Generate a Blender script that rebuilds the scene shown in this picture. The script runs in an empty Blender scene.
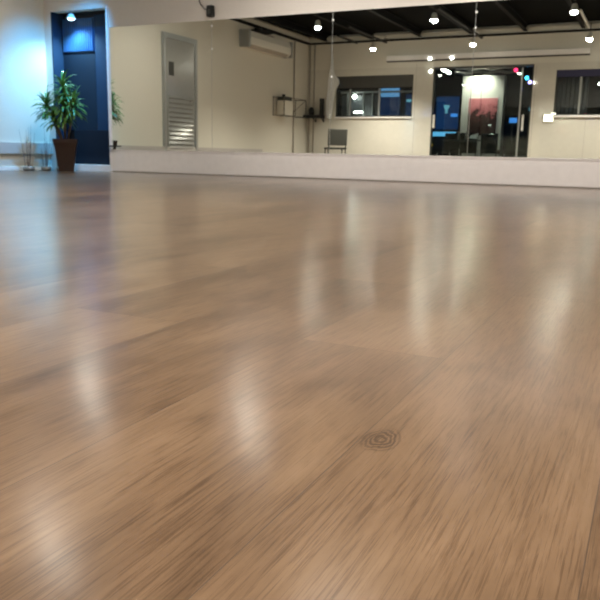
import bpy, bmesh, math, random
from mathutils import Vector, Matrix, Euler
random.seed(7)
S = bpy.context.scene
C = S.collection
D = 8.596          # the mirror wall
XL = -8.4          # left wall
YB = -0.6          # back wall (behind the camera, seen in the mirror)
XR = 2.6
HC = 3.25

# ---------------------------------------------------------------- materials
def mat(name, col, rough=.5, metal=0., emit=None, estr=0., spec=.5, bump=None, coat=0.):
    m = bpy.data.materials.new(name); m.use_nodes = True
    nt = m.node_tree; b = nt.nodes['Principled BSDF']
    b.inputs['Base Color'].default_value = (*col, 1)
    b.inputs['Roughness'].default_value = rough
    b.inputs['Metallic'].default_value = metal
    b.inputs['Specular IOR Level'].default_value = spec
    b.inputs['Coat Weight'].default_value = coat
    if emit:
        b.inputs['Emission Color'].default_value = (*emit, 1)
        b.inputs['Emission Strength'].default_value = estr
    tc = nt.nodes.new('ShaderNodeTexCoord')
    nz = nt.nodes.new('ShaderNodeTexNoise'); nz.inputs['Scale'].default_value = bump[0] if bump else 12
    nz.inputs['Detail'].default_value = 4
    nt.links.new(tc.outputs['Object'], nz.inputs['Vector'])
    if not emit:
        mx = nt.nodes.new('ShaderNodeMix'); mx.data_type = 'RGBA'
        mx.inputs[6].default_value = (*[c * .94 for c in col], 1)
        mx.inputs[7].default_value = (*[min(1, c * 1.05) for c in col], 1)
        nt.links.new(nz.outputs['Fac'], mx.inputs[0])
        nt.links.new(mx.outputs[2], b.inputs['Base Color'])
    if bump:
        bp = nt.nodes.new('ShaderNodeBump'); bp.inputs['Strength'].default_value = bump[1]
        bp.inputs['Distance'].default_value = .004
        nt.links.new(nz.outputs['Fac'], bp.inputs['Height']); nt.links.new(bp.outputs[0], b.inputs['Normal'])
    return m

def glass_mat(name, tint=(.85, .9, .9)):
    m = bpy.data.materials.new(name); m.use_nodes = True
    nt = m.node_tree; nt.nodes.clear()
    out = nt.nodes.new('ShaderNodeOutputMaterial'); mix = nt.nodes.new('ShaderNodeMixShader')
    tr = nt.nodes.new('ShaderNodeBsdfTransparent'); tr.inputs[0].default_value = (*tint, 1)
    gl = nt.nodes.new('ShaderNodeBsdfGlossy'); gl.inputs['Roughness'].default_value = .02
    fr = nt.nodes.new('ShaderNodeFresnel'); fr.inputs[0].default_value = 1.45
    nt.links.new(fr.outputs[0], mix.inputs[0]); nt.links.new(tr.outputs[0], mix.inputs[1])
    nt.links.new(gl.outputs[0], mix.inputs[2]); nt.links.new(mix.outputs[0], out.inputs[0])
    return m

def floor_mat():
    m = bpy.data.materials.new('laminate_floor'); m.use_nodes = True
    nt = m.node_tree; N = nt.nodes.new; L = nt.links.new
    b = nt.nodes['Principled BSDF']
    geo = N('ShaderNodeNewGeometry')
    sep = N('ShaderNodeSeparateXYZ'); L(geo.outputs['Position'], sep.inputs[0])
    # brick coordinates: planks run along world Y
    ax = N('ShaderNodeMath'); ax.operation = 'ADD'; ax.inputs[1].default_value = .02 + .2555 * 60; L(sep.outputs[0], ax.inputs[0])
    ay = N('ShaderNodeMath'); ay.operation = 'ADD'; ay.inputs[1].default_value = 20.76; L(sep.outputs[1], ay.inputs[0])
    cb = N('ShaderNodeCombineXYZ'); L(ay.outputs[0], cb.inputs[0]); L(ax.outputs[0], cb.inputs[1])
    br = N('ShaderNodeTexBrick'); br.offset = .413; br.offset_frequency = 2
    br.inputs['Scale'].default_value = 1; br.inputs['Brick Width'].default_value = 1.5
    br.inputs['Row Height'].default_value = .2555; br.inputs['Mortar Size'].default_value = .0007
    br.inputs['Mortar Smooth'].default_value = .3; br.inputs['Bias'].default_value = 0
    br.inputs['Color1'].default_value = (0, 0, 0, 1); br.inputs['Color2'].default_value = (1, 1, 1, 1)
    br.inputs['Mortar'].default_value = (.5, .5, .5, 1)
    L(cb.outputs[0], br.inputs['Vector'])
    # per-plank shift of the grain
    sh = N('ShaderNodeVectorMath'); sh.operation = 'MULTIPLY'; sh.inputs[1].default_value = (7.3, 11.1, 5.7); L(br.outputs['Color'], sh.inputs[0])
    pos = N('ShaderNodeVectorMath'); pos.operation = 'ADD'; L(geo.outputs['Position'], pos.inputs[0]); L(sh.outputs[0], pos.inputs[1])
    def noise(sc, scale, det, rough=.55, dist=0.):
        mp = N('ShaderNodeMapping'); mp.inputs['Scale'].default_value = sc; L(pos.outputs[0], mp.inputs[0])
        n = N('ShaderNodeTexNoise'); n.inputs['Scale'].default_value = scale; n.inputs['Detail'].default_value = det
        n.inputs['Roughness'].default_value = rough; n.inputs['Distortion'].default_value = dist
        L(mp.outputs[0], n.inputs['Vector']); return n
    n1 = noise((1, .3, 1), 7, 4, .55, .8)          # broad cloudy figure
    n2 = noise((1, .03, 1), 380, 4, .7, .15)         # fine grain lines
    n3 = noise((1, .25, 1), 22, 4, .6, 1.2)         # cathedral smears
    # wavy annual rings
    mpw = N('ShaderNodeMapping'); mpw.inputs['Scale'].default_value = (1, .13, 1); L(pos.outputs[0], mpw.inputs[0])
    wv = N('ShaderNodeTexWave'); wv.wave_type = 'BANDS'; wv.bands_direction = 'X'
    wv.inputs['Scale'].default_value = 26; wv.inputs['Distortion'].default_value = 9; wv.inputs['Detail'].default_value = 2
    wv.inputs['Detail Scale'].default_value = .55; L(mpw.outputs[0], wv.inputs['Vector'])
    # knots
    mpk = N('ShaderNodeMapping'); mpk.inputs['Scale'].default_value = (1, .55, 1); L(pos.outputs[0], mpk.inputs[0])
    vk = N('ShaderNodeTexVoronoi'); vk.inputs['Scale'].default_value = 2.6; L(mpk.outputs[0], vk.inputs['Vector'])
    kr = N('ShaderNodeMapRange'); kr.inputs[1].default_value = .035; kr.inputs[2].default_value = .085
    kr.inputs[3].default_value = 1; kr.inputs[4].default_value = 0; L(vk.outputs['Distance'], kr.inputs[0])
    km = N('ShaderNodeMath'); km.operation = 'MULTIPLY'; L(kr.outputs[0], km.inputs[0]); L(n3.outputs['Fac'], km.inputs[1])
    # combine to a value
    def mul(a, k):
        q = N('ShaderNodeMath'); q.operation = 'MULTIPLY'; L(a, q.inputs[0]); q.inputs[1].default_value = k; return q.outputs[0]
    def add(a, c, op='ADD'):
        q = N('ShaderNodeMath'); q.operation = op; L(a, q.inputs[0]); L(c, q.inputs[1]); return q.outputs[0]
    sc_ = N('ShaderNodeSeparateColor'); L(br.outputs['Color'], sc_.inputs[0])
    n2r = N('ShaderNodeMapRange'); n2r.inputs[1].default_value = .36; n2r.inputs[2].default_value = .52; L(n2.outputs['Fac'], n2r.inputs[0])
    v = add(mul(n1.outputs['Fac'], .85), mul(n2r.outputs[0], .25))
    v = add(v, mul(n3.outputs['Fac'], .10))
    v = add(v, mul(n3.outputs['Fac'], .35))
    v = add(v, mul(wv.outputs['Fac'], .045))
    v = add(v, mul(sc_.outputs[0], .24))
    v = add(v, mul(km.outputs[0], .5), 'SUBTRACT')
    kv = N('ShaderNodeVectorMath'); kv.operation = 'SUBTRACT'; kv.inputs[1].default_value = (-.252, .752, 0); L(geo.outputs['Position'], kv.inputs[0])
    kw = N('ShaderNodeVectorMath'); kw.operation = 'MULTIPLY'; kw.inputs[1].default_value = (1, .62, 1); L(kv.outputs[0], kw.inputs[0])
    kl = N('ShaderNodeVectorMath'); kl.operation = 'LENGTH'; L(kw.outputs[0], kl.inputs[0])
    kk = N('ShaderNodeMapRange'); kk.inputs[1].default_value = .014; kk.inputs[2].default_value = .026; kk.inputs[3].default_value = 1; kk.inputs[4].default_value = 0; L(kl.outputs['Value'], kk.inputs[0])
    ks = N('ShaderNodeMath'); ks.operation = 'MULTIPLY'; L(kk.outputs[0], ks.inputs[0])
    kr1 = N('ShaderNodeMath'); kr1.operation = 'MULTIPLY_ADD'; kr1.inputs[1].default_value = 1100; L(kl.outputs['Value'], kr1.inputs[0]); L(mul(n3.outputs['Fac'], 30), kr1.inputs[2])
    kr2 = N('ShaderNodeMath'); kr2.operation = 'SINE'; L(kr1.outputs[0], kr2.inputs[0])
    kr3 = N('ShaderNodeMath'); kr3.operation = 'MULTIPLY_ADD'; kr3.inputs[1].default_value = .3; kr3.inputs[2].default_value = .35; L(kr2.outputs[0], kr3.inputs[0])
    L(kr3.outputs[0], ks.inputs[1])
    v = add(v, mul(ks.outputs[0], .75), 'SUBTRACT')
    rp = N('ShaderNodeValToRGB'); L(v, rp.inputs[0])
    mr = N('ShaderNodeMapRange'); mr.inputs[1].default_value = .55; mr.inputs[2].default_value = 1.35; L(v, mr.inputs[0])
    L(mr.outputs[0], rp.inputs[0])
    e = rp.color_ramp.elements
    e[0].position = 0; e[0].color = (0.0583, 0.0337, 0.0174, 1)
    e[1].position = 1; e[1].color = (0.2189, 0.1421, 0.0831, 1)
    x = rp.color_ramp.elements.new(.35); x.color = (0.1066, 0.0630, 0.0337, 1)
    x = rp.color_ramp.elements.new(.62); x.color = (0.1542, 0.0949, 0.0522, 1)
    mx = N('ShaderNodeMix'); mx.data_type = 'RGBA'; mx.inputs[7].default_value = (.075, .048, .030, 1)
    L(br.outputs['Fac'], mx.inputs[0]); L(rp.outputs[0], mx.inputs[6]); L(mx.outputs[2], b.inputs['Base Color'])
    rr = N('ShaderNodeMapRange'); rr.inputs[3].default_value = FLOOR_R[0]; rr.inputs[4].default_value = FLOOR_R[1]
    L(n1.outputs['Fac'], rr.inputs[0]); L(rr.outputs[0], b.inputs['Roughness'])
    b.inputs['Specular IOR Level'].default_value = .35
    b.inputs['Coat Weight'].default_value = .70; b.inputs['Coat Roughness'].default_value = .18; b.inputs['Coat IOR'].default_value = 1.5
    bh = add(mul(n2.outputs['Fac'], .7), mul(br.outputs['Fac'], 1.4), 'SUBTRACT')
    bp = N('ShaderNodeBump'); bp.inputs['Strength'].default_value = .16; bp.inputs['Distance'].default_value = .0008
    L(bh, bp.inputs['Height']); L(bp.outputs[0], b.inputs['Normal']); L(bp.outputs[0], b.inputs['Coat Normal'])
    return m

def pleat_mat():
    m = mat('lit_ribbed_navy', (.022, .075, .19), .35)  # brighter blue: the lamp's pool of light is put into the rib colour
    return m

def poster_mat():
    m = bpy.data.materials.new('poster_print'); m.use_nodes = True
    nt = m.node_tree; N = nt.nodes.new; L = nt.links.new; b = nt.nodes['Principled BSDF']
    tc = N('ShaderNodeTexCoord'); sp = N('ShaderNodeSeparateXYZ'); L(tc.outputs['Object'], sp.inputs[0])
    nz = N('ShaderNodeTexNoise'); nz.inputs['Scale'].default_value = 7; nz.inputs['Detail'].default_value = 2; L(tc.outputs['Object'], nz.inputs['Vector'])
    a = N('ShaderNodeMath'); a.operation = 'MULTIPLY_ADD'; a.inputs[1].default_value = -.9; a.inputs[2].default_value = .62; L(sp.outputs[2], a.inputs[0])
    ad = N('ShaderNodeMath'); ad.operation = 'ADD'; L(a.outputs[0], ad.inputs[0]); L(nz.outputs['Fac'], ad.inputs[1])
    r = N('ShaderNodeValToRGB'); L(ad.outputs[0], r.inputs[0]); e = r.color_ramp.elements
    e[0].position = .35; e[0].color = (.62, .20, .22, 1); e[1].position = .85; e[1].color = (.045, .02, .018, 1)
    x = e.new(.56); x.color = (.45, .13, .14, 1)
    x = e.new(.60); x.color = (.09, .03, .03, 1)
    L(r.outputs[0], b.inputs['Base Color']); b.inputs['Roughness'].default_value = .5
    return m

FLOOR_R = (.279, .30)
M = dict(
    floor=floor_mat(),
    wall=mat('warm_white_paint', (.72, .67, .61), .55, bump=(60, .08)),
    wallb=mat('cream_wall_panel', (.70, .66, .57), .38, bump=(40, .05)),
    white=mat('white_satin_paint', (.88, .84, .82), .35),
    rail=mat('beige_rail', (.50, .46, .43), .45),
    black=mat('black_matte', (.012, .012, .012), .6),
    ceil=mat('black_ceiling_paint', (.0035, .0035, .003), .9, spec=.1),
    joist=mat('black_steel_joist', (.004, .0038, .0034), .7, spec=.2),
    navy=mat('navy_panel', (.012, .028, .060), .6, spec=.2),
    navyl=mat('unlit_navy_panel', (.006, .013, .026), .6, spec=.2),  # darker navy: weaker light on the lower panel is put into the colour
    navyd=mat('dark_navy_box', (.006, .009, .018), .6, spec=.2),
    navyr=pleat_mat(),
    mirror=None,
    steel=mat('brushed_steel', (.7, .7, .7), .25, 1.),
    stud=mat('glint_white_stud', (.95, .95, .92), .45, .0),  # matte near-white: the steel's glint is put into the colour
    grey=mat('grey_aluminium', (.42, .43, .42), .35, .6),
    door=mat('grey_louvre_door', (.42, .42, .40), .16, .3),
    plastic=mat('off_white_plastic', (.72, .70, .64), .4),
    dplastic=mat('charcoal_plastic', (.05, .052, .045), .5),
    pot=mat('dark_brown_pot', (.028, .011, .005), .45),
    soil=mat('potting_soil', (.02, .014, .01), .9),
    leaf=mat('green_leaf', (.085, .20, .035), .38),
    stem=mat('brown_stem', (.10, .07, .045), .8),
    twig=mat('dry_twig', (.20, .19, .19), .8),
    glass=glass_mat('clear_glass'),
    mglass=glass_mat('faint_glass', (.8, .85, .87)),
    blind=mat('charcoal_blind', (.07, .068, .062), .7),
    curtain=mat('grey_curtain', (.16, .15, .16), .8),
    conduit=mat('painted_conduit', (.38, .34, .29), .5),
    bulb=mat('lamp_glow', (1, 1, 1), .5, emit=(1, .95, .85), estr=125),
    cbulb=mat('blue_lamp_glow', (1, 1, 1), .5, emit=(.55, .85, 1), estr=7),
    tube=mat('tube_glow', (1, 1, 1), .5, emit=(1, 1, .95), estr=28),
    screen=mat('blue_screen', (.002, .004, .01), .3, emit=(.006, .028, .10), estr=1.),
    icon=mat('pale_blue_screen_mark', (0, 0, 0), .3, emit=(.15, .42, .55), estr=1.),
    icon2=mat('bright_blue_screen_mark', (0, 0, 0), .3, emit=(.06, .28, .85), estr=1.2),
    cyanbar=mat('cyan_light_strip', (0, 0, 0), .3, emit=(.12, .45, .8), estr=1.3),
    skyblue=mat('light_blue_screen', (0, 0, 0), .3, emit=(.13, .32, .62), estr=1.),
    deepblue=mat('deep_blue_panel', (.004, .008, .02), .3, emit=(.006, .018, .06), estr=1.),
    red=mat('red_lamp', (0, 0, 0), .3, emit=(1, .03, .12), estr=4.840000000000001),
    cyan=mat('cyan_lamp', (0, 0, 0), .3, emit=(.05, .55, 1), estr=6.6000000000000005),
    mint=mat('mint_lamp', (0, 0, 0), .3, emit=(.6, 1, .85), estr=4.4),
    violet=mat('violet_lamp', (0, 0, 0), .3, emit=(.45, .35, 1), estr=6.6000000000000005),
    purple=mat('purple_lamp', (0, 0, 0), .3, emit=(.12, .06, .9), estr=14),
    teal=mat('teal_lamp', (0, 0, 0), .3, emit=(.1, .35, .5), estr=1.),
    amber=mat('amber_lamp', (0, 0, 0), .3, emit=(1, .6, .1), estr=3.),
    lounge=mat('dark_lounge_wall', (.035, .037, .042), .7),
    loungef=mat('dark_lounge_floor', (.03, .028, .026), .4),
    duct=mat('galvanised_duct', (.45, .43, .40), .35, .7),
    seat=mat('black_upholstery', (.010, .010, .010), .6),
    cloth=mat('white_cloth', (.92, .92, .90), .8),
    poster=poster_mat(),
)
mm = bpy.data.materials.new('silvered_mirror'); mm.use_nodes = True
M['gloss'] = mat('glossy_cream_panel', (.70, .66, .57), .45, coat=1.)
g_ = M['gloss'].node_tree.nodes['Principled BSDF']; g_.inputs['Coat Roughness'].default_value = .05; g_.inputs['Coat IOR'].default_value = 1.9
b_ = mm.node_tree.nodes['Principled BSDF']; b_.inputs['Base Color'].default_value = (.86, .89, .82, 1)
b_.inputs['Metallic'].default_value = 1; b_.inputs['Roughness'].default_value = .0
M['mirror'] = mm

# ---------------------------------------------------------------- mesh helpers
class MB:
    def __init__(s): s.bm = bmesh.new()
    def box(s, x0, x1, y0, y1, z0, z1, bev=0, rot=None):
        c = Vector(((x0 + x1) / 2, (y0 + y1) / 2, (z0 + z1) / 2))
        r = bmesh.ops.create_cube(s.bm, size=1)
        vs = r['verts']
        bmesh.ops.scale(s.bm, vec=(abs(x1 - x0), abs(y1 - y0), abs(z1 - z0)), verts=vs)
        if bev:
            es = list({e for v in vs for e in v.link_edges})
            rr = bmesh.ops.bevel(s.bm, geom=es, offset=bev, segments=2, affect='EDGES', profile=.6)
            vs = list({v for f in rr['faces'] for v in f.verts} | {v for v in vs if v.is_valid})
        if rot: bmesh.ops.rotate(s.bm, cent=(0, 0, 0), matrix=Euler(rot).to_matrix(), verts=vs)
        bmesh.ops.translate(s.bm, vec=c, verts=vs)
        return s
    def tube(s, pts, r, seg=8, cap=True):
        pts = [Vector(p) for p in pts]; rs = r if isinstance(r, (list, tuple)) else [r] * len(pts)
        rings = []; up = None
        for i, p in enumerate(pts):
            t = (pts[min(i + 1, len(pts) - 1)] - pts[max(i - 1, 0)]).normalized()
            if up is None: up = Vector((0, 0, 1)) if abs(t.z) < .9 else Vector((1, 0, 0))
            a = t.cross(up).normalized(); up = a.cross(t).normalized()
            rings.append([s.bm.verts.new(p + (a * math.cos(k * 2 * math.pi / seg) + up * math.sin(k * 2 * math.pi / seg)) * rs[i]) for k in range(seg)])
        for A, B in zip(rings, rings[1:]):
            for k in range(seg): s.bm.faces.new((A[k], A[(k + 1) % seg], B[(k + 1) % seg], B[k]))
        if cap:
            s.bm.faces.new(rings[0][::-1]); s.bm.faces.new(rings[-1])
        return s
    def lathe(s, prof, o=(0, 0, 0), seg=24):
        o = Vector(o); rings = []
        for r, z in prof:
            if r < 1e-5: rings.append([s.bm.verts.new(o + Vector((0, 0, z)))])
            else: rings.append([s.bm.verts.new(o + Vector((r * math.cos(k * 2 * math.pi / seg), r * math.sin(k * 2 * math.pi / seg), z))) for k in range(seg)])
        for A, B in zip(rings, rings[1:]):
            for k in range(seg):
                q = [A[k % len(A)], A[(k + 1) % seg % len(A)], B[(k + 1) % seg % len(B)], B[k % len(B)]]
                u = []
                for v in q:
                    if v not in u: u.append(v)
                if len(u) > 2: s.bm.faces.new(u)
        return s
    def prism(s, pts, n0, n1):          # polygon given as 3D points, extruded by vector (n1-n0)
        a = [s.bm.verts.new(Vector(p) + Vector(n0)) for p in pts]; b = [s.bm.verts.new(Vector(p) + Vector(n1)) for p in pts]
        s.bm.faces.new(a[::-1]); s.bm.faces.new(b)
        for i in range(len(a)): s.bm.faces.new((a[i], a[(i + 1) % len(a)], b[(i + 1) % len(a)], b[i]))
        return s
    def out(s, name, m, parent=None, smooth=False, label=None, cat=None, group=None, kind=None):
        bmesh.ops.recalc_face_normals(s.bm, faces=s.bm.faces)
        me = bpy.data.meshes.new(name)
        # keep the origin at the base centre of a top-level mesh
        off = Vector((0, 0, 0))
        if parent is None and s.bm.verts:
            xs = [v.co for v in s.bm.verts]
            off = Vector(((min(v.x for v in xs) + max(v.x for v in xs)) / 2, (min(v.y for v in xs) + max(v.y for v in xs)) / 2, min(v.z for v in xs)))
            bmesh.ops.translate(s.bm, vec=-off, verts=s.bm.verts)
        s.bm.to_mesh(me); s.bm.free()
        if m is not None: me.materials.append(m)
        if smooth:
            for p in me.polygons: p.use_smooth = True
        o = bpy.data.objects.new(name, me); C.objects.link(o); o.location = off
        if parent is not None:
            o.parent = parent
        if label: o['label'] = label
        if cat: o['category'] = cat
        if group: o['group'] = group
        if kind: o['kind'] = kind
        return o

def thing(name, label, cat, loc=(0, 0, 0), rz=0, group=None, kind=None):
    o = bpy.data.objects.new(name, None); C.objects.link(o); o.location = loc; o.rotation_euler.z = rz
    o.empty_display_size = .05
    if label: o['label'] = label
    if cat: o['category'] = cat
    if group: o['group'] = group
    if kind: o['kind'] = kind
    return o

def dup(root, loc, rz=None, label=None, group=None):
    r = root.copy(); C.objects.link(r); r.location = loc
    if rz is not None: r.rotation_euler.z = rz
    if label: r['label'] = label
    if group: r['group'] = group
    for ch in list(root.children):
        c = ch.copy(); C.objects.link(c); c.parent = r
        for g in list(ch.children):
            d = g.copy(); C.objects.link(d); d.parent = c
    return r

def struct(mb, name, m, label, parent=None):
    return mb.out(name, m, parent, label=label, kind=None if parent else 'structure')

# ================================================================ THE ROOM SHELL
struct(MB().box(XL, XR, YB, D, -.10, 0), 'floor', M['floor'], 'wide oak look laminate planks with a satin sheen')
struct(MB().box(XL - .1, XR + .1, YB - .1, D + .7, HC, HC + .1), 'ceiling', M['ceil'], 'black painted open ceiling')
# mirror wall, with the alcove opening from XL+.02 to -7.30
AX0, AX1, AZ = -8.255, -7.225, 2.285
w = MB().box(AX1, XR + .1, D, D + .15, -.1, HC).box(XL - .1, AX1, D, D + .15, AZ, HC).box(XL - .1, AX0 - .02, D, D + .15, -.1, AZ)
struct(w, 'wall_front', M['wall'], 'pale wall that carries the mirrors')
struct(MB().box(XL - .15, XL, YB - .1, D + .7, -.1, HC), 'wall_left', M['wallb'], 'cream left wall')
struct(MB().box(XR, XR + .15, YB - .1, D + .1, -.1, HC), 'wall_right', M['wallb'], 'cream right wall')
# back wall with window, glass doorway, window
W1 = (-7.60, -5.56, 1.25, 2.25); DR = (-5.07, -2.74, 0, 2.40); W2 = (-2.25, -.72, 1.27, 2.255)
yb0, yb1 = YB - .12, YB
w = MB(); ZP = 2.42
w.box(XL, W1[0], yb0, yb1, -.1, ZP); w.box(W1[1], DR[0], yb0, yb1, -.1, ZP); w.box(DR[1], W2[0], yb0, yb1, -.1, ZP); w.box(W2[1], XR, yb0, yb1, -.1, ZP)
w.box(W1[0], W1[1], yb0, yb1, -.1, W1[2]).box(W1[0], W1[1], yb0, yb1, W1[3], ZP)
w.box(DR[0], DR[1], yb0, yb1, DR[3], ZP).box(DR[0], DR[1], yb0, yb1, -.1, -.0005)
w.box(W2[0], W2[1], yb0, yb1, -.1, W2[2]).box(W2[0], W2[1], yb0, yb1, W2[3], ZP)
struct(w, 'wall_back', M['gloss'], 'glossy cream panels of the back wall seen in the mirrors')
struct(MB().box(XL, XR, yb0, yb1, ZP, HC), 'wall_back_upper', M['wallb'], 'matt cream upper part of the back wall')
# alcove: back and side faces, soffit
AD = D + .25
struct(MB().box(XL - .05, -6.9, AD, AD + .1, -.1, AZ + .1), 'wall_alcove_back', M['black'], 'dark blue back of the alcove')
struct(MB().box(AX1, AX1 + .06, D + .15, AD, -.1, AZ + .1), 'wall_alcove_side', M['navy'], 'dark blue right cheek of the alcove')
struct(MB().box(AX0 - .02, AX0, D, AD, 0, AZ), 'wall_alcove_cheek', M['navy'], 'dark blue left cheek of the alcove')
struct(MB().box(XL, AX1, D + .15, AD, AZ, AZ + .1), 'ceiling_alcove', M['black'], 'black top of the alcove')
struct(MB().box(XL, AX1, D, AD, -.1, 0), 'floor_alcove', M['white'], 'pale alcove floor')
# base under the mirrors
t = MB().box(AX1 + .030, XR, D - .030, D, .018, .312)
t.box(AX1 + .030, XR, D - .036, D, .302, .318, .002)
struct(t, 'baseboard_front', M['white'], 'white base board below the mirrors')
struct(MB().box(AX1 + .030, XR, D - .022, D, 0, .018), 'trim_1', M['rail'], 'thin shadow gap under the base board')
struct(MB().box(AX1, AX1 + .030, D - .034, D, 0, 2.30, .003), 'trim_2', M['white'], 'white edge strip between alcove and mirrors')
struct(MB().box(XL, XL + .045, 1.9, D - .001, .235, .395, .004), 'trim_3', M['rail'], 'grey beige rail low on the left wall')
struct(MB().box(XL, XL + .015, YB, D - .001, 0, .05, .003), 'baseboard_left', M['white'], 'white skirting of the left wall')
struct(MB().box(AX0, AX1, D + .002, D + .09, .001, .095, .004), 'trim_4', M['white'], 'white sill at the foot of the alcove')
# cornice on the back and left walls
struct(MB().box(XL, XR, YB, YB + .10, 3.075, 3.19, .006), 'trim_5', M['wallb'], 'cream cornice beam on the back wall')
struct(MB().box(XL + .0, XR, YB, YB + .13, 3.045, 3.075), 'trim_6', M['joist'], 'dark rail under the cornice')
struct(MB().box(XL, XL + .10, YB + .13, D - .25, 3.075, 3.19, .006), 'trim_7', M['wallb'], 'cream cornice beam on the left wall')
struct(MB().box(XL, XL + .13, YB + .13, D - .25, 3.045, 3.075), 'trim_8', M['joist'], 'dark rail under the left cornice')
# wall panel joints
w = MB()
for x, z0, z1 in ((-2.69, 0, 2.38),):
    w.box(x - .004, x + .004, YB, YB + .004, z0, z1)
w.box(W2[0] - .25, XR, YB, YB + .004, 1.20, 1.206).box(-5.5, -5.494, YB, YB + .004, 0, 2.5).box(-1.55, -1.544, YB, YB + .004, 0, 1.2)
struct(w, 'trim_9', M['conduit'], 'fine joints between the back wall panels')
struct(MB().box(W2[0] - .02, W2[1] + .02, YB, YB + .05, 1.225, 1.268, .004), 'trim_10', M['white'], 'sill under the right window')

# open ceiling joists
jg = 'black steel joists of the open ceiling'
j0 = None
for i in range(9):
    x = -7.85 + i * 1.22
    if j0 is None:
        j0 = MB().box(-.04, .04, YB + .02 - 4, D - .02 - 4, 0, .012).box(-.04, .04, YB + .02 - 4, D - .02 - 4, .138, .15).box(-.006, .006, YB + .02 - 4, D - .02 - 4, .01, .14).out('ceiling_joist', M['joist'])
        o = j0
    else:
        o = j0.copy(); C.objects.link(o)
    o.location = (x, 4, HC - .151)
    o['label'] = 'black steel joist running across the dark ceiling'; o['group'] = jg; o['category'] = 'beam'
    o.location.y = (YB + D) / 2

# ================================================================ MIRRORS
seams = [AX1 + .032, -5.476, -3.739, -2.0, -.26, 1.48, XR - .02]
names = ['leftmost mirror sheet, beside the dark alcove and reflecting the grey louvred door',
         'mirror sheet second from the alcove, reflecting the air conditioner and wall rack',
         'mirror sheet third from the alcove, reflecting the long window and blue screen',
         'rightmost visible mirror sheet, reflecting the red poster and grey curtained window']
for i in range(len(seams) - 1):
    a, c = seams[i] + .002, seams[i + 1] - .002
    t = thing('wall_mirror', names[min(i, 3)] if i < 4 else 'mirror sheet further right on the long mirror wall', 'mirror', ((a + c) / 2, D - .004, .322), group='frameless mirror sheets along the wall')
    hw = (c - a) / 2
    zt = 2.012 + .02 * (1 if i == 0 else 0)
    MB().box(-hw, hw, -.006, .003, 0, 2.012 - .322, .0012).out('mirror_glass', M['mirror'], t)
    if i > 0:
        for z in (1.94, 1.652) if i == 1 else ((1.915, 1.25) if i == 2 else (1.735, 1.9)):
            m_ = MB(); m_.lathe([(0, 0), (.013, 0), (.013, .006), (.009, .011), (0, .012)], seg=12)
            bmesh.ops.rotate(m_.bm, cent=(0, 0, 0), matrix=Euler((math.pi / 2, 0, 0)).to_matrix(), verts=m_.bm.verts)
            bmesh.ops.translate(m_.bm, vec=(-hw + .004, -.006, z - .322), verts=m_.bm.verts)
            m_.out('mirror_stud', M['stud'], t, smooth=True, label='round steel stud with its glint painted in')
    if i in (1, 2, 3):
        MB().box(-hw - .003, -hw + .0005, -.0068, 0, 0, 2.012 - .322).out('edge_strip', M['grey'], t)

# ================================================================ ALCOVE CONTENT
t = thing('alcove_panelling', 'tall dark blue panelling with ribbed top lining the alcove', 'panel', (0, 0, 0))  # navy panels lining the alcove, with a low box in front
x0, x1 = AX0 + .005, -7.64
m_ = MB()
n = 14; wv = (x1 - x0 - .03) / n
for k in range(n):
    xx = x0 + .015 + k * wv
    m_.box(xx + .006, xx + wv - .005, AD - .070, AD - .03, 1.74, 2.2, .010)
m_.box(x0, x1, AD - .045, AD - .002, 1.74, 2.21)
m_.out('ribbed_panel', M['navyr'], t, label='ribbed upper panel')
MB().box(x0, x1, AD - .05, AD - .002, 1.715, 1.735).out('ledge', M['navyd'], t)
MB().box(x0, x1, AD - .045, AD - .002, .60, 1.71, .004).out('lower_panel', M['navyl'], t)
MB().box(-7.62, AX1 - .005, AD - .065, AD - .002, .10, 2.24, .006).out('side_panel', M['navy'], t, label='plain tall right-hand panel')
MB().box(-8.0, AX1 - .01, AD - .15, AD - .075, .10, .60, .006).out('plinth_box', M['navyd'], t, label='near-black low box')
# legs down to the floor keep the unit standing
MB().box(-7.99, AX1 - .02, AD - .145, AD - .02, .0, .10).out('plinth', M['navyd'], t)

# lamp over the alcove
t = thing('alcove_spotlight', 'small round spotlight shining blue white at the top of the dark alcove', 'light', (-7.88, D + .0, 2.20))
MB().lathe([(.0, .035), (.03, .035), (.062, -.012), (.066, -.03), (.058, -.03), (.0, -.022)], seg=20).out('lamp_head', M['white'], t, smooth=True)
MB().lathe([(0, -.056), (.03, -.05), (.052, -.034), (.056, -.024), (0, -.022)], seg=20).out('bulb', M['cbulb'], t, smooth=True)
MB().tube([(0, 0, .03), (0, 0, .084)], .008).out('bracket', M['grey'], t)

# ================================================================ PLANT
PX, PY = -7.69, 8.17
t = thing('potted_plant', 'tall leafy green plant in a square dark brown pot beside the alcove', 'plant', (PX, PY, 0))
m_ = MB()
def sq_ring(bm, w_, z, cx=0):
    return [bm.verts.new(Vector((sx * w_, sy * w_, z))) for sx, sy in ((-1, -1), (1, -1), (1, 1), (-1, 1))]
rings = [sq_ring(m_.bm, w_, z) for w_, z in ((.098, 0), (.145, .34), (.162, .40), (.168, .455), (.150, .455), (.145, .38))]
m_.bm.faces.new(rings[0][::-1])
for A, B in zip(rings, rings[1:]):
    for k in range(4): m_.bm.faces.new((A[k], A[(k + 1) % 4], B[(k + 1) % 4], B[k]))
m_.bm.faces.new(rings[-1])
PR = .70
bmesh.ops.rotate(m_.bm, cent=(0, 0, 0), matrix=Euler((0, 0, PR)).to_matrix(), verts=m_.bm.verts)
pot = m_.out('pot', M['pot'], t)
MB().box(-.14, .14, -.14, .14, .385, .42, rot=(0, 0, PR)).out('soil', M['soil'], t)
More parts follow.
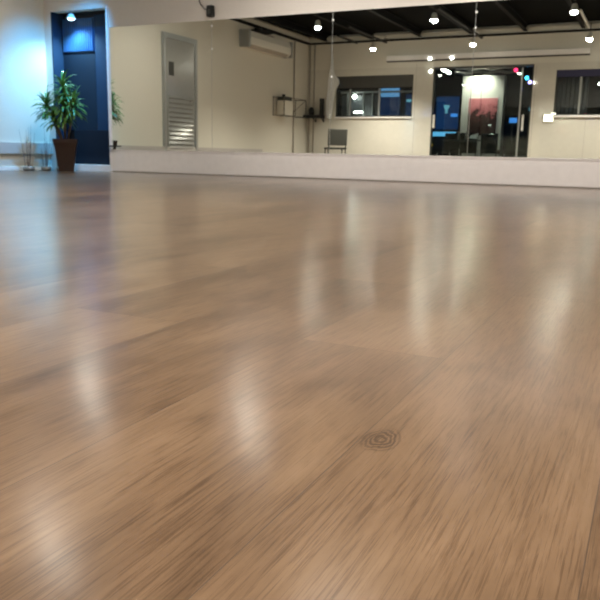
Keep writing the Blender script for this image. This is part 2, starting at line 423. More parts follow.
# crown centre, leaf length, count, how upright
heads = [((.02, -.03, 1.20), .23, 70, .9), ((.04, -.06, .98), .24, 70, .4), ((-.02, .02, .86), .23, 50, .3),
         ((-.21, -.12, .95), .25, 60, .5), ((.16, .02, .97), .24, 56, .4), ((-.12, -.08, .80), .22, 36, .2)]
for hi, (hc, ln, cnt, upb) in enumerate(heads):
    base = Vector((hc[0] * .2, hc[1] * .2, .41))
    mid = Vector((hc[0] * .6 + .02 * math.sin(hi * 2), hc[1] * .6, .41 + (hc[2] - .41) * .55))
    MB().tube([base, mid, Vector(hc)], [.016, .012, .009], 7).out('stem', M['stem'], t, smooth=True)
    m_ = MB()
    rnd = random.Random(20 + hi)
    for k in range(cnt):
        az = k * 2.399 + rnd.uniform(-.25, .25)
        f = k / cnt
        el = math.radians(74 - 85 * f + rnd.uniform(-14, 14))
        L_ = ln * rnd.uniform(.75, 1.2)
        wd = .0165 * rnd.uniform(.8, 1.25)
        d = Vector((math.cos(az) * math.cos(el), math.sin(az) * math.cos(el), math.sin(el)))
        side = Vector((-math.sin(az), math.cos(az), 0))
        p = Vector(hc) + Vector((0, 0, -f * .16)); prev = None
        ns = 7
        for q in range(ns + 1):
            u = q / ns
            ww = wd * (math.sin(math.pi * min(1, .12 + u * .88)) ** .6) if q < ns else .0006
            nrm = side.cross(d).normalized()
            a = m_.bm.verts.new(p - side * ww + nrm * ww * .25); c = m_.bm.verts.new(p - nrm * ww * .1); b2 = m_.bm.verts.new(p + side * ww + nrm * ww * .25)
            if prev:
                m_.bm.faces.new((prev[0], prev[1], c, a)); m_.bm.faces.new((prev[1], prev[2], b2, c))
            prev = (a, c, b2)
            p = p + d * (L_ / ns)
            d = (d + Vector((0, 0, -.20 - .12 * u))).normalized()
        
    m_.out('leaf_crown', M['leaf'], t, smooth=True)

# twigs in little pots along the left wall
rnd = random.Random(5)
for (x, y, nn, r, lab) in ((-8.17, 7.92, 13, .085, 'low grey pot of thin bare twigs, furthest left of the row by the wall'),
                        (-8.13, 8.22, 13, .075, 'low grey pot of thin bare twigs, between the leftmost twig pot and the plant'),
                        (-8.10, 8.46, 9, .05, 'small pot of bare twigs just behind the brown planter')):
    t = thing('twig_pot', lab, 'decoration', (x, y, 0), group='pots of bare twigs on the floor')
    MB().lathe([(0, 0), (r * .8, 0), (r, .02), (r, .055), (r - .008, .055), (r - .01, .03), (0, .03)], seg=20).out('pot', M['grey'], t, smooth=True)
    m_ = MB()
    for k in range(nn):
        a = rnd.uniform(0, 6.28); rr = r * .7 * rnd.random(); h_ = rnd.uniform(.25, .62)
        b0 = Vector((math.cos(a) * rr, math.sin(a) * rr, .03)); out_ = Vector((math.cos(a), math.sin(a), 0)) * rnd.uniform(.0, .07)
        m_.tube([b0, b0 + Vector((0, 0, h_ * .5)) + out_ * .4, b0 + Vector((0, 0, h_)) + out_ * (1.0 if x > -8.1 else .9)], [.0035, .0028, .0015], 5)
    m_.out('twigs', M['twig'], t)

# ================================================================ SMALL THINGS ON THE MIRROR WALL
t = thing('wall_sensor', 'small black box with a looping cable high above the mirrors', 'device', (-5.475, D, 2.05))
MB().box(-.045, .045, -.07, 0, 0, .14, .008).out('body', M['black'], t)
MB().box(-.02, .02, -.085, -.068, .03, .09, .004).out('front_cover', M['dplastic'], t)
MB().tube([(-.03, -.01, .13), (-.10, -.012, .10), (-.17, -.012, .17), (-.21, -.012, .27), (-.24, -.012, .40)], .006).out('cable', M['black'], t, smooth=True)
t = thing('power_outlet', 'small black socket at the lower left corner of the mirrors', 'socket', (-7.145, D - .0105, .345))
MB().box(-.05, .05, -.018, 0, 0, .068, .004).out('socket_plate', M['black'], t)
MB().lathe([(0, 0), (.012, 0), (.012, .002), (0, .002)], seg=12).out('socket_face', M['dplastic'], t)
t.children[1].location = (0, -.018, .034); t.children[1].rotation_euler.x = math.pi / 2

# ================================================================ CEILING LIGHTS
LX = (-6.14, -3.86, -1.50, .84); LY = (.72, 3.78, 6.78)
colw = ('left', 'second', 'third', 'fourth')
lamp = None
def make_lamp():
    t = thing('ceiling_spotlight', 'x', 'light', (0, 0, 2.70))
    MB().tube([(0, 0, .30), (0, 0, .11)], .009).out('stem', M['black'], t)
    m_ = MB().lathe([(0, .12), (.032, .12), (.045, .10), (.060, .02), (.066, .0), (.056, 0), (.05, .015), (0, .015)], seg=20)
    m_.out('lamp_head', M['plastic'], t, smooth=True)
    MB().lathe([(0, -.055), (.03, -.048), (.052, -.028), (.062, -.002), (0, .012)], seg=20).out('bulb', M['bulb'], t, smooth=True)
    return t
row_w = {0: 'nearest the back wall', 1: 'of the middle row', 2: 'of the row nearest the mirrors'}
mirror_note = {(0, 0): 'glowing spotlight before the back wall, above the long window', (1, 0): 'glowing spotlight before the back wall, above the glass doorway',
               (2, 0): 'glowing spotlight before the back wall, above the grey curtained window', (3, 0): 'glowing spotlight before the back wall, right of all windows',
               (0, 1): 'glowing spotlight in mid room, over the wall rack side', (1, 1): 'glowing spotlight in mid room, in line with the doorway',
               (2, 1): 'glowing spotlight in mid room, in line with the curtained window', (3, 1): 'glowing spotlight in mid room, over the right wall side',
               (0, 2): 'glowing spotlight close to the mirrors, on the alcove side', (1, 2): 'glowing spotlight close to the mirrors, second from the alcove',
               (2, 2): 'added glowing spotlight close to the mirrors, third from the alcove', (3, 2): 'added glowing spotlight close to the mirrors, on the right wall side'}
PW = 270
for i, x in enumerate(LX):
    for j, y in enumerate(LY):
        if lamp is None: lamp = make_lamp(); o = lamp; o.location = (x, y, 2.70)
        else: o = dup(lamp, (x, y, 2.70))
        if j == 2 and i >= 2:      # these two lamps are added to brighten the mirror wall, heads turned towards it
            for ch in o.children:
                if not ch.name.startswith('stem'):
                    ch.rotation_euler.x = math.radians(58); ch.location = (0, .065, .055)
        o['label'] = mirror_note[(i, j)]; o['group'] = 'spotlights hanging under the black ceiling'
        ld = bpy.data.lights.new('spot', 'SPOT'); ld.energy = PW * ((.6 if i == 0 else .58) if j == 2 else (2.2 if i == 0 else 1.5)); ld.spot_size = math.radians((124, 122 if i < 2 else 106, 140)[j]); ld.spot_blend = 1
        ld.shadow_soft_size = .05; ld.color = (1, .93, .86)
        lo = bpy.data.objects.new('spot_beam', ld); C.objects.link(lo); lo.location = (x, y, 2.63) if not (j == 2 and i >= 2) else (x, y + .14, 2.70)
        if j == 2: lo.rotation_euler = Vector(((-.75, -.10, -.85) if i == 0 else (0, .62, -.79))).to_track_quat('-Z', 'Y').to_euler()
# tracks the lamps hang from
tr = None
for (x, y0, y1, lab) in ((-6.24, -.45, 2.0, 'black lighting track near the wall rack side, over the long window'), (-6.95, -.3, .9, 'short black lighting track nearest the left wall'),
                    (-3.93, -.45, 3.3, 'long black lighting track leading towards the glass doorway'), (-1.57, .25, 2.2, 'pale lighting track leading to the curtained window')):
    pale = x > -2
    MB().box(x - .022, x + .022, y0, y1, 2.975, 3.01, .003).out('lighting_rail', M['plastic'] if pale else M['black'], label=lab, cat='track', group='lighting tracks')
for x in LX:
    pass

# ================================================================ LEFT WALL THINGS (seen in the mirrors)
# service door
dx = XL
d_ = thing('door_1', 'grey metal louvred door in the left wall', None, kind='structure')
m_ = MB().box(dx, dx + .05, 4.60, 4.67, 0, 2.45).box(dx, dx + .05, 5.64, 5.71, 0, 2.45).box(dx, dx + .05, 4.67, 5.64, 2.36, 2.45)
m_.out('door_frame', M['grey'], d_)
m_ = MB().box(dx, dx + .025, 4.67, 5.64, .02, 2.36)
z = .10
while z < 1.32:
    m_.box(dx + .022, dx + .042, 4.76, 5.55, z, z + .055, 0, rot=(0, -.35, 0)); z += .085
m_.out('door_leaf', M['door'], d_)
MB().box(dx + .025, dx + .030, 5.36, 5.52, 1.70, 1.95).out('notice', M['dplastic'], d_, label='small dark notice plate')
MB().tube([(dx + .025, 4.76, 1.28), (dx + .07, 4.76, 1.28), (dx + .075, 4.86, 1.28), (dx + .07, 4.90, 1.26)], .012).out('door_handle', M['steel'], d_, smooth=True)

# air conditioner
t = thing('air_conditioner', 'long white air conditioner high on the left wall', 'air conditioner', (XL, 1.86, 2.56))
m_ = MB()
prof = [(0, 0), (.16, .0), (.235, .07), (.245, .20), (.20, .33), (0, .34)]
m_.prism([(a, 0, b) for a, b in prof], (0, -.98, 0), (0, .98, 0))
m_.out('housing', M['plastic'], t)
MB().box(.12, .225, -.90, .90, .012, .040, .003, rot=(0, -.7, 0)).out('louvre', M['conduit'], t)
MB().box(0, .255, .98, 1.05, -.01, .35, .01).out('end_cap', M['grey'], t)
MB().box(0, .255, -1.05, -.98, -.01, .35, .01).out('end_cap', M['grey'], t)
MB().box(.001, .03, -.5, .5, .3405, .42).out('wall_mount', M['conduit'], t)
t = thing('wall_bracket', 'black bracket shelf directly above the air conditioner', 'bracket', (XL, 2.1, 2.95))
MB().box(0, .22, -.30, .30, 0, .03, .003).out('plate', M['black'], t)
MB().box(.02, .20, -.22, -.02, .03, .09, .006).out('box', M['black'], t)
MB().box(.04, .18, .08, .22, .03, .075, .006).out('box', M['dplastic'], t)

# wire rack
t = thing('wire_rack', 'wire wall rack holding a white box, low right of the air conditioner', 'rack', (XL, .72, 1.20))
m_ = MB(); hl = .60
for zz in (0, .42):
    m_.tube([(.01, -hl, zz), (.30, -hl, zz), (.30, hl, zz), (.01, hl, zz)], .008, 6)
for y in (-hl, -.05, .25, hl):
    m_.tube([(.01, y, 0), (.01, y, .44)], .008, 6)
    m_.tube([(.30, y, 0), (.01, y, .0)], .006, 6)
for y in (-hl, hl): m_.tube([(.30, y, 0), (.30, y, .42)], .008, 6)
m_.tube([(.30, -hl, .42), (.02, -.2, 0)], .006, 6)
m_.out('wire_frame', M['dplastic'], t)
MB().box(.03, .25, -.02, .42, .012, .35, .01).out('white_box', M['wallb'], None, label='white box standing in the wire wall rack', cat='box').location = (XL + .15, .98, 1.212)
t = thing('projector', 'dark small device lying on top of the white box in the wire rack', 'device', (XL + .15, 1.0, 1.552))
MB().box(-.11, .11, -.18, .16, 0, .09, .015).out('body', M['dplastic'], t)
MB().lathe([(0, 0), (.04, 0), (.04, .05), (.025, .055), (0, .055)], (0, .05, .09), 14).out('knob', M['black'], t, smooth=True)

# conduits
for (x, y, z0, z1, r, lab) in ((XL + .02, .24, .05, 3.045, .017, 'vertical pipe on the left wall beside the wire rack'),
                       (-8.34, YB + .02, 0, 3.045, .018, 'vertical pipe in the room corner'),
                       (-8.21, YB + .02, 0, 3.045, .016, 'vertical pipe on the back wall next to the corner pipe')):
    MB().tube([(x, y, z0), (x, y, z1)], r, 8).out('conduit', M['conduit'], smooth=True, label=lab, cat='pipe', group='painted conduits')

# black bracket shelf, speaker, white cloth
t = thing('corner_shelf', 'black bracket shelf on the back wall by the corner pipes', 'shelf', (-8.12, YB, 1.22))
MB().box(-.25, .24, .045, .30, .0, .07, .003).out('board', M['black'], t)
for x in (-.02, .20):
    MB().tube([(x, .012, -.10), (x, .012, .04), (x, .24, .035), (x, .012, -.09)], .014, 6).out('strut', M['black'], t)
MB().lathe([(0, 0), (.06, 0), (.07, .13), (.03, .20), (0, .20)], (-8.22, YB + .13, 1.2905), 14).out('black_jar', M['black'], smooth=True, label='small black jar standing on the black bracket shelf', cat='jar')
t = thing('loudspeaker', 'slim upright black loudspeaker left of the long window', 'speaker', (-7.94, YB + .05, 1.2905))
MB().box(-.045, .045, 0, .10, 0, .42, .01).out('cabinet', M['black'], t)
MB().box(-.036, .036, .098, .104, .02, .40, .004).out('grille', M['dplastic'], t)
t = thing('hanging_cloth', 'white cloth hanging in folds at the left edge of the long window', 'cloth', (-7.70, YB + .03, 1.22))
m_ = MB(); rows = []
rnd = random.Random(3)
edge = [(0, -.11, .03), (.15, -.13, .05), (.4, -.13, .08), (.65, -.10, .12), (.85, -.09, .22), (.95, -.09, .21), (1.08, -.08, .08), (1.3, -.03, .04), (1.62, -.022, .022)]
for z, a, c in edge:
    rows.append([(a + (c - a) * k / 12, .035 + .022 * math.sin(k * 1.6 + z * 2) * min(1, 1.5 * (c - a) / .13), z) for k in range(13)])
vv = [[m_.bm.verts.new(p) for p in r] for r in rows]; vb = [[m_.bm.verts.new((p[0], p[1] - .006, p[2])) for p in r] for r in rows]
for A in (vv, vb):
    for r0, r1 in zip(A, A[1:]):
        for k in range(12): m_.bm.faces.new((r0[k], r0[k + 1], r1[k + 1], r1[k]))
for r0, r1, q0, q1 in zip(vv, vv[1:], vb, vb[1:]):
    m_.bm.faces.new((r0[0], r1[0], q1[0], q0[0])); m_.bm.faces.new((r0[-1], r1[-1], q1[-1], q0[-1]))
m_.out('cloth', M['cloth'], t, smooth=True)
MB().tube([(0, -.02, 1.60), (0, .05, 1.60)], .012).out('hook', M['grey'], t)

# chair
t = thing('chair', 'dark grey chair before the back wall, under the long window', 'chair', (-7.30, .05, 0), rz=math.radians(146))
t.scale = (1.12, 1.12, 1.03)
# local: seat faces +Y
MB().box(-.22, .22, -.21, .21, .42, .465, .015).out('seat', M['dplastic'], t)
m_ = MB().box(-.215, .215, -.015, .015, -.19, .19, .012)
bk = m_.out('backrest', M['dplastic'], t); bk.location = (0, -.24, .70); bk.rotation_euler.x = .10
for sx in (-1, 1):
    for sy in (-1, 1):
        MB().tube([(sx * .19, sy * .18, .43), (sx * .205, sy * .21, 0)], .013, 8).out('leg', M['black'], t)
    MB().tube([(sx * .19, -.19, .43), (sx * .19, -.235, .56)], .012, 8).out('back_post', M['black'], t)

# ================================================================ BACK WALL: WINDOWS, DOORS
def window(n, W, frame_m, lab, mull):
    t = thing('window_%d' % n, lab, None, kind='structure')
    x0, x1, z0, z1 = W; y = YB - .06
    m_ = MB().box(x0, x0 + .035, y - .03, y + .03, z0, z1).box(x1 - .035, x1, y - .03, y + .03, z0, z1).box(x0, x1, y - .03, y + .03, z0, z0 + .03).box(x0, x1, y - .03, y + .03, z1 - .03, z1)
    m_.out('window_frame', frame_m, t)
    for x in mull:
        MB().box(x - .022, x + .022, y - .02, y + .02, z0 + .03, z1 - .03).out('mullion', M['grey'], t)
    MB().box(x0 + .03, x1 - .03, y - .004, y + .004, z0 + .02, z1 - .02).out('pane', M['glass'], t)
    return t
wt = window(1, W1, M['dplastic'], 'long interior window with dark blind', (-7.22, -6.44))
MB().box(W1[0], W1[1], YB, YB + .045, 1.215, 1.25, .004).out('window_sill', M['white'], wt)
bl = thing('roller_blind', 'charcoal roller blind pulled partly down over the long window', 'blind', (0, 0, 0))
MB().box(W1[0] + .01, W1[1] - .01, YB - .025, YB - .018, 1.95, 2.24).out('fabric', M['blind'], bl)
MB().tube([(W1[0] + .01, YB - .022, 1.95), (W1[1] - .01, YB - .022, 1.95)], .010).out('bottom_bar', M['black'], bl)
window(2, W2, M['dplastic'], 'dark interior window with grey curtain', (-1.72,))
bl = thing('roller_blind', 'short navy roller blind at the top of the curtained window', 'blind', (0, 0, 0))
MB().box(W2[0] + .01, W2[1] - .01, YB - .025, YB - .018, 2.10, 2.25).out('fabric', mat('navy_blind', (.035, .035, .09), .7), bl)
# curtain behind window 2
m_ = MB(); vv = []
for k in range(61):
    x = -2.32 + k * .0125; yy = YB - .30 + .025 * math.sin(k * .85)
    vv.append((m_.bm.verts.new((x, yy, .85)), m_.bm.verts.new((x, yy, 2.4))))
for k in range(60): m_.bm.faces.new((vv[k][0], vv[k + 1][0], vv[k + 1][1], vv[k][1]))
cu = m_.out('curtain', M['curtain'], smooth=True, label='grey pleated curtain behind the right-hand window', cat='curtain')
sm = cu.modifiers.new('s', 'SOLIDIFY'); sm.thickness = .006

# glass doorway
dt = thing('door_2', 'wide glass doorway to the lounge', None, kind='structure')
y = YB - .06
m_ = MB().box(DR[0], DR[0] + .03, y - .05, y + .05, 0, DR[3]).box(DR[1] - .03, DR[1], y - .05, y + .05, 0, DR[3]).box(DR[0], DR[1], y - .05, y + .05, DR[3] - .04, DR[3])
m_.out('door_frame', M['dplastic'], dt)
gd = thing('glass_door', 'clear glass sliding door leaf at the left of the lounge doorway', 'door', (0, YB - .05, 0))
MB().box(-5.04, -3.90, -.005, .005, .01, 2.34, .001).out('glass_leaf', M['glass'], gd)
MB().box(-5.035, -4.985, .006, .045, .985, 1.30, .004).out('door_handle', M['plastic'], gd, label='white vertical handle')
gd = thing('glass_door', 'clear glass sliding door leaf at the right, with a pale vertical edge', 'door', (0, YB - .09, 0))
MB().box(-3.92, -2.99, -.005, .005, .01, 2.34, .001).out('glass_leaf', M['glass'], gd)
MB().box(-3.025, -2.985, -.010, .010, .01, 2.34, .002).out('edge_profile', M['grey'], gd)
MB().box(-2.94, -2.895, .012, .045, .93, 1.29, .004).out('door_handle', M['plastic'], gd, label='pale vertical handle')
MB().box(-2.985, -2.80, -.005, .005, .01, 2.34, .001).out('glass_strip', M['glass'], gd)
pm = MB().box(-6.24, -1.58, YB + .001, YB + .09, 2.575, 2.69, .006).out('door_pelmet', M['white'], label='long white sliding door track cover above the glass doorway', cat='track cover')
MB().box(-6.24, -1.58, YB, YB + .07, 2.545, 2.574).out('sliding_rail', M['dplastic'], label='dark sliding rail under the white track cover', cat='rail')
for (x, z, yy, lab) in ((-5.15, 2.585, .092, 'tiny glowing disc added as a lamp glint on the track cover over the left door jamb'), (-4.62, 2.583, .092, 'tiny glowing disc added as a lamp glint on the track cover above the glass door'), (-5.14, 2.31, .0, 'tiny glowing disc added as a lamp glint on the wall at the top of the left door jamb')):  # glowing discs added in place of lamp glints on cover and jamb
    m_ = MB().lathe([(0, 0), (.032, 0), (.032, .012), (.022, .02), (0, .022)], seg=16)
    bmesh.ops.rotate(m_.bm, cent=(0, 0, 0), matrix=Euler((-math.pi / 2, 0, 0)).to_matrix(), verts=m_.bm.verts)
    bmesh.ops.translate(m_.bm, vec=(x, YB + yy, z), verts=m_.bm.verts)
    m_.out('glint_disc', M['tube'], smooth=True, label=lab, cat='light', group='tiny glowing discs added as lamp glints by the doorway')
t = thing('reflection_plate', 'small glowing square added as a lamp reflection between doorway and curtained window', 'light', (-2.34, YB, 1.15))  # glowing plate added in place of a lamp reflection on the glossy wall
MB().box(-.115, .115, 0, .03, -.03, .15, .01).out('housing', M['plastic'], t)
MB().box(-.10, .10, .03, .036, -.015, .135, .003).out('glow_face', mat('reflection_glow', (1, 1, 1), .4, emit=(1, .95, .75), estr=3), t)
t = thing('reflection_plate', 'tiny glowing patch added as a lamp reflection at the lower left corner of the curtained window', 'light', (-2.235, YB + .05, 1.28))  # smaller glow added for a second lamp reflection beside it
MB().box(-.05, .05, 0, .02, 0, .045, .006).out('glow_face', mat('reflection_glow_two', (1, 1, 1), .4, emit=(1, .98, .85), estr=1.2), t)

# ================================================================ LOUNGE BEYOND THE BACK WALL
LB = -5.2
struct(MB().box(-11, XR, LB, YB - .12, -.1, -.001), 'floor_lounge', M['loungef'], 'dark lounge floor')
struct(MB().box(-11, XR, LB - .1, LB, -.1, HC), 'wall_lounge_back', M['lounge'], 'dark far wall of the lounge')
struct(MB().box(-11.1, -11, LB - .1, YB - .12, -.1, HC), 'wall_lounge_left', M['lounge'], 'dark side wall of the lounge')
struct(MB().box(XR, XR + .1, LB - .1, YB - .12, -.1, HC), 'wall_lounge_right', M['lounge'], 'dark side wall of the lounge')
struct(MB().box(-11.1, XR + .1, LB - .1, YB - .12, HC, HC + .1), 'ceiling_lounge', M['ceil'], 'black lounge ceiling')
struct(MB().box(-11, XL - .15, YB - .13, YB - .02, -.1, HC), 'wall_lounge_front', M['lounge'], 'dark front wall of the lounge')
struct(MB().box(-4.96, -3.86, -3.45, -3.12, 0, 2.44), 'wall_lounge_pier', mat('white_pier', (.66, .64, .58), .5), 'white pier carrying the poster')
t = thing('poster', 'dark red printed poster on the white lounge pier', 'poster', (-4.38, -3.12, .88))
o = MB().box(-.385, .385, 0, .015, 0, .98).out('print', M['poster'], t)
MB().box(-.40, .40, .001, .010, -.012, .992).out('poster_frame', M['white'], t)
# pier wash light
t = thing('pier_spotlight', 'small black spotlight washing the top of the white pier', 'light', (-4.5, -2.75, 2.62))
MB().lathe([(0, .08), (.03, .08), (.045, 0), (.035, 0), (0, .02)], seg=16).out('lamp_head', M['black'], t, smooth=True)
MB().tube([(0, 0, .08), (0, 0, .63)], .007).out('stem', M['black'], t)
ld = bpy.data.lights.new('pier_beam', 'SPOT'); ld.energy = 110; ld.spot_size = math.radians(115); ld.spot_blend = .9; ld.shadow_soft_size = .04; ld.color = (1, .97, .85)
lo = bpy.data.objects.new('pier_beam', ld); C.objects.link(lo); lo.location = (-4.5, -2.75, 2.60); lo.rotation_euler = (math.radians(-38), 0, 0)

# blue screen
t = thing('wall_screen', 'large dark blue screen left of the white pier in the lounge', 'screen', (-5.47, -3.62, 1.04))
MB().box(-.34, .34, -.04, 0, 0, .93, .006).out('casing', M['black'], t)
MB().box(-.32, .32, 0, .006, .02, .91).out('display', M['screen'], t)
m_ = MB(); m_.lathe([(0, 0), (.05, 0), (.03, .05), (.04, .10), (.09, .19), (.08, .22), (0, .22)], (0, 0, 0), 14)
bmesh.ops.scale(m_.bm, vec=(1, .08, 1), verts=m_.bm.verts)
m_.out('lit_mark', M['icon'], t).location = (-.03, .012, .46)
MB().box(.10, .29, .006, .010, .36, .45, .002).out('lit_mark', M['icon2'], t)
t = thing('light_counter', 'low counter with a glowing cyan top under the blue screen', 'counter', (-5.47, -3.4, 0))
MB().box(-.38, .38, -.14, .12, 0, .86).out('body', M['black'], t)
MB().box(-.38, .36, .12, .135, .86, .98, .003).out('light_strip', M['cyanbar'], t)
MB().box(-.38, .38, -.14, .12, .86, .98).out('counter_top', M['dplastic'], t)

# lounge tube light and ducts
def tube_light(a, b_, lab, r=.045):
    MB().tube([a, b_], r, 10).out('hanging_tube', M['tube'], smooth=True, label=lab, cat='light', group='bare tube lights beyond the back wall')
tube_light((-5.28, -2.1, 2.53), (-5.02, -1.9, 2.40), 'bright tilted tube light at the top left of the lounge doorway', .035)
for k, (za, r, lab) in enumerate(((2.60, .06, 'upper silver duct running over the white pier'), (2.47, .04, 'lower silver duct running over the white pier'))):
    m_ = MB(); pts = []
    for q in range(40):
        x = -5.05 + q * .042; pts.append((x, -2.62 + .05 * k, za + .02 * math.sin(q * .5 + k)))
    m_.tube(pts, [r + .006 * (i % 2) for i in range(40)], 12)
    m_.out('hanging_duct', M['duct'], smooth=True, label=lab, cat='duct', group='ribbed ducts in the lounge')
for (x, y_, z, m_n, r, lab) in ((-3.32, -1.6, 2.39, 'red', .05, 'red party light at the top right of the doorway'), (-3.17, -1.6, 2.30, 'mint', .035, 'pale mint party light next to the red one'),
                          (-3.05, -1.6, 2.20, 'cyan', .05, 'bright cyan party light next to the mint one'), (-2.97, -1.6, 2.10, 'violet', .045, 'pale violet party light at the right jamb'),
                          (-2.86, -1.52, 1.94, 'purple', .035, 'dim purple party light below the violet one')):
    t = thing('party_light', lab, 'light', (x, y_, z), group='string of coloured party lights')
    MB().lathe([(0, -r), (r * .7, -r * .7), (r, 0), (r * .7, r * .7), (0, r)], seg=14).out('globe', M[m_n], t, smooth=True)
    MB().tube([(0, 0, r * .9), (0, 0, HC - z)], .004, 6).out('cord', M['black'], t)
for (x, y_, z, sx, sz, m_n, lab) in ((-2.98, -2.4, 1.52, .11, .06, 'teal', 'teal glowing monitor behind the right glass edge'), (-3.56, -3.1, 1.28, .12, .08, 'icon2', 'dim blue glowing monitor right of the white pier')):
    t = thing('small_monitor', lab, 'screen', (x, y_, 0))
    MB().box(-sx, sx, -.03, 0, z - sz, z + sz, .004).out('casing', M['black'], t)
    MB().box(-sx + .02, sx - .02, 0, .004, z - sz + .015, z + sz - .015).out('display', M[m_n], t)
    MB().tube([(0, -.02, 0), (0, -.02, z - sz)], .02).out('pole', M['black'], t)
    MB().box(-.12, .12, -.12, .10, 0, .02).out('foot', M['black'], t)
t = thing('floor_lantern', 'small amber lantern on the floor stand by the left jamb', 'light', (-5.13, -.95, 0))
MB().tube([(0, 0, 0), (0, 0, .55)], .02).out('pole', M['black'], t)
MB().box(-.07, .07, -.07, .07, 0, .02).out('foot', M['black'], t)
MB().lathe([(0, .55), (.025, .56), (.03, .59), (.02, .62), (0, .63)], seg=12).out('globe', M['amber'], t, smooth=True)

# lounge chairs and tables (dark silhouettes)
def lounge_chair():
    t = thing('lounge_chair', 'x', 'chair')
    MB().box(-.22, .22, -.22, .22, .40, .50, .02).out('seat', M['seat'], t)
    MB().box(-.22, .22, -.24, -.18, .50, .92, .02).out('backrest', M['seat'], t)
    for sx in (-1, 1):
        for sy in (-1, 1):
            MB().tube([(sx * .19, sy * .19, .41), (sx * .20, sy * .20, 0)], .014, 6).out('leg', M['grey'] if sy > 0 else M['black'], t)
    return t
lc = lounge_chair(); lc.location = (-5.05, -2.25, 0); lc.rotation_euler.z = .3
lc['label'] = 'black lounge chair in front of the glowing cyan counter'; lc['group'] = 'black chairs in the lounge'
for (x, y_, rz, lab) in ((-4.52, -2.3, 2.9, 'black lounge chair left of the poster foot'), (-3.93, -2.25, -.4, 'black lounge chair below the right edge of the poster'), (-3.28, -2.15, .5, 'black lounge chair right of the white pier')):
    dup(lc, (x, y_, 0), rz, lab, 'black chairs in the lounge')
t = thing('lounge_table', 'dark lounge table among the black chairs', 'table', (-4.55, -1.62, 0))
MB().box(-.45, .45, -.25, .25, .70, .735, .005).out('tabletop', M['dplastic'], t)
MB().tube([(0, 0, .02), (0, 0, .70)], .03).out('pedestal', M['black'], t)
MB().lathe([(0, 0), (.22, 0), (.22, .015), (.04, .025), (0, .025)], seg=20).out('base', M['black'], t)
m_ = MB(); m_.prism([(0, 0, 0), (.20, 0, -.02), (.24, 0, .12), (.06, 0, .07)], (0, -.005, 0), (0, .005, 0))
m_.out('menu_card', M['cloth'], label='white folded card standing at the end of the lounge table', cat='card').location = (-4.24, -1.60, .757)
for k, (x, y_, lab) in enumerate(((-4.42, -1.55, 'small clear bottle on the lounge table'), (-4.62, -1.62, 'clear bottle standing left on the lounge table'))):
    MB().lathe([(0, 0), (.025, 0), (.028, .12), (.010, .17), (.010, .21), (0, .21)], (x, y_, .7355), 12).out('bottle', M['duct'], smooth=True, label=lab, cat='bottle')

# room seen through the long window
t = thing('wall_screen', 'pale blue lit sign above a dark blue panel behind the long window', 'screen', (-6.84, -2.62, 1.25))
MB().box(-.29, .29, -.03, 0, 0, .93).out('panel', M['deepblue'], t)
MB().box(-.27, .27, .0, .008, .64, .90).out('lit_header', M['skyblue'], t)
t = thing('wall_screen', 'dim deep blue panel at the right end of the long window', 'screen', (-6.22, -2.62, 1.25))
MB().box(-.16, .16, -.03, 0, 0, .70).out('panel', M['deepblue'], t)
MB().box(-.14, .14, 0, .006, .50, .57).out('lit_header', M['icon'], t)
t = thing('globe_lamp', 'bright globe lamp glowing behind the long window', 'light', (-7.84, -2.5, 1.90))
MB().lathe([(0, -.06), (.04, -.045), (.06, 0), (.04, .045), (0, .06)], seg=16).out('globe', M['tube'], t, smooth=True)
MB().tube([(0, 0, .05), (0, 0, HC - 1.90)], .005, 6).out('cord', M['black'], t)
tube_light((-7.75, -2.3, 1.47), (-7.53, -2.3, 1.47), 'short tube light low behind the long window', .022)
m_ = MB().box(-8.3, -6.15, -2.65, -2.6, 2.0, 2.05)
m_.out('shelf_rail', M['grey'], label='pale horizontal rail across the room behind the long window', cat='rail')
for (x, z0, z1, lab) in ((-7.62, 0, 2.0, 'grey post left of the blue panel behind the long window'), (-7.35, 0, 2.0, 'grey post next to the blue panel behind the long window'), (-8.1, 0, 2.0, 'grey post at the far left behind the long window')):
    MB().box(x - .02, x + .02, -2.66, -2.615, z0, z1 - .003).out('partition_post', M['grey'], label=lab, cat='post', group='posts behind the long window')
m_ = MB().box(-8.3, -7.15, -2.72, -2.67, 0, 1.95)
m_.out('partition_panel', mat('smoky_panel', (.10, .11, .12), .4), label='smoky grey partition behind the long window', cat='partition')

# things behind the curtained window
t = thing('party_light', 'purple round light at the foot of the curtained window', 'light', (-1.73, -1.0, 1.33), group='string of coloured party lights')
MB().lathe([(0, -.03), (.024, -.02), (.032, 0), (.024, .02), (0, .03)], seg=14).out('globe', M['purple'], t, smooth=True)
MB().tube([(0, 0, .03), (0, 0, HC - 1.33)], .004, 6).out('cord', M['grey'], t)
tube_light((-1.42, -1.5, 2.02), (-1.18, -1.5, 1.96), 'short tube light in the upper right of the curtained window', .025)

# lounge light
for (x, y_, e) in ((-7.2, -1.6, 10), (-3.0, -1.5, 5), (-1.4, -1.3, 4)):
    t = thing('lounge_lamp', 'small dim ceiling lamp in the lounge beyond the back wall', 'light', (x, y_, 3.12), group='dim lounge ceiling lamps')
    MB().lathe([(0, .13), (.05, .13), (.05, .02), (.04, .01), (0, .03)], seg=16).out('lamp_head', M['black'], t, smooth=True)
    ld = bpy.data.lights.new('lounge_glow', 'POINT'); ld.energy = e; ld.shadow_soft_size = .05; ld.color = (.9, .93, 1)
    lo = bpy.data.objects.new('lounge_glow', ld); C.objects.link(lo); lo.location = (x, y_, 3.06)

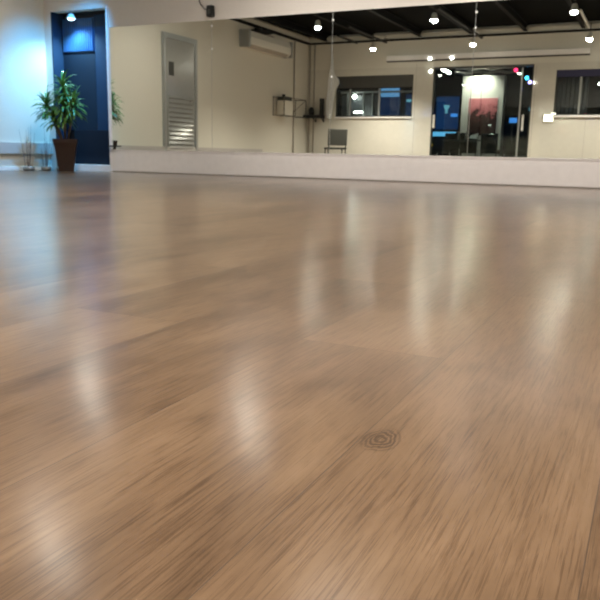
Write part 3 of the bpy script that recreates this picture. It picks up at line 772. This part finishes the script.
# ================================================================ COLOURED LIGHT AT THE ALCOVE
def spot(name, loc, target, e, col, ang, blend=.6, r=.05):
    ld = bpy.data.lights.new(name, 'SPOT'); ld.energy = e; ld.color = col; ld.spot_size = math.radians(ang); ld.spot_blend = blend; ld.shadow_soft_size = r
    lo = bpy.data.objects.new(name, ld); C.objects.link(lo); lo.location = loc
    lo.rotation_euler = (Vector(target) - Vector(loc)).to_track_quat('-Z', 'Y').to_euler()
    return lo
spot('alcove_beam', (-7.88, D - .005, 2.13), (-7.86, D - .05, .9), 120, (.42, .80, 1), 140, .9, .03)
# stage washer high above the plant throws cyan light on the left wall
t = thing('stage_washer', 'blue stage washer under the ceiling above the plant', 'light', (-6.9, 7.95, 3.04))
MB().box(-.09, .09, -.09, .09, 0, .16, .02).out('housing', M['black'], t)
MB().tube([(0, 0, .15), (0, 0, .21)], .012).out('stem', M['black'], t)
spot('washer_beam', (-6.9, 7.95, 3.02), (XL, 8.48, .62), 560, (.02, .42, 1), 62, 1, .05)

# ================================================================ CAMERA
f_, pitch, roll, yaw = 728.398, .198779996, .0195544213, .446222857
F = Vector((-math.sin(yaw) * math.cos(pitch), math.cos(yaw) * math.cos(pitch), -math.sin(pitch)))
Rr = Vector((math.cos(yaw), math.sin(yaw), 0)); U = Rr.cross(F)
R2 = Rr * math.cos(roll) + U * math.sin(roll); U2 = -Rr * math.sin(roll) + U * math.cos(roll)
cd = bpy.data.cameras.new('camera'); co = bpy.data.objects.new('camera', cd); C.objects.link(co)
mw = Matrix((R2, U2, -F)).transposed().to_4x4(); mw.translation = Vector((0, 0, .32)); co.matrix_world = mw
cd.sensor_width = 36; cd.lens = f_ / 600 * 36; cd.clip_start = .02; cd.clip_end = 100
cd.dof.use_dof = True; cd.dof.focus_distance = .7; cd.dof.aperture_fstop = 24
S.camera = co

# ================================================================ WORLD, VIEW
wd = bpy.data.worlds.new('world'); S.world = wd; wd.use_nodes = True
wd.node_tree.nodes['Background'].inputs[0].default_value = (.02, .02, .025, 1)
S.view_settings.view_transform = 'Standard'; S.view_settings.look = 'None'
S.view_settings.exposure = .05; S.view_settings.gamma = 1
cy = S.cycles
cy.use_denoising = True
cy.max_bounces = 12; cy.diffuse_bounces = 4; cy.glossy_bounces = 6; cy.transparent_max_bounces = 12
cy.sample_clamp_indirect = 40; cy.blur_glossy = .3
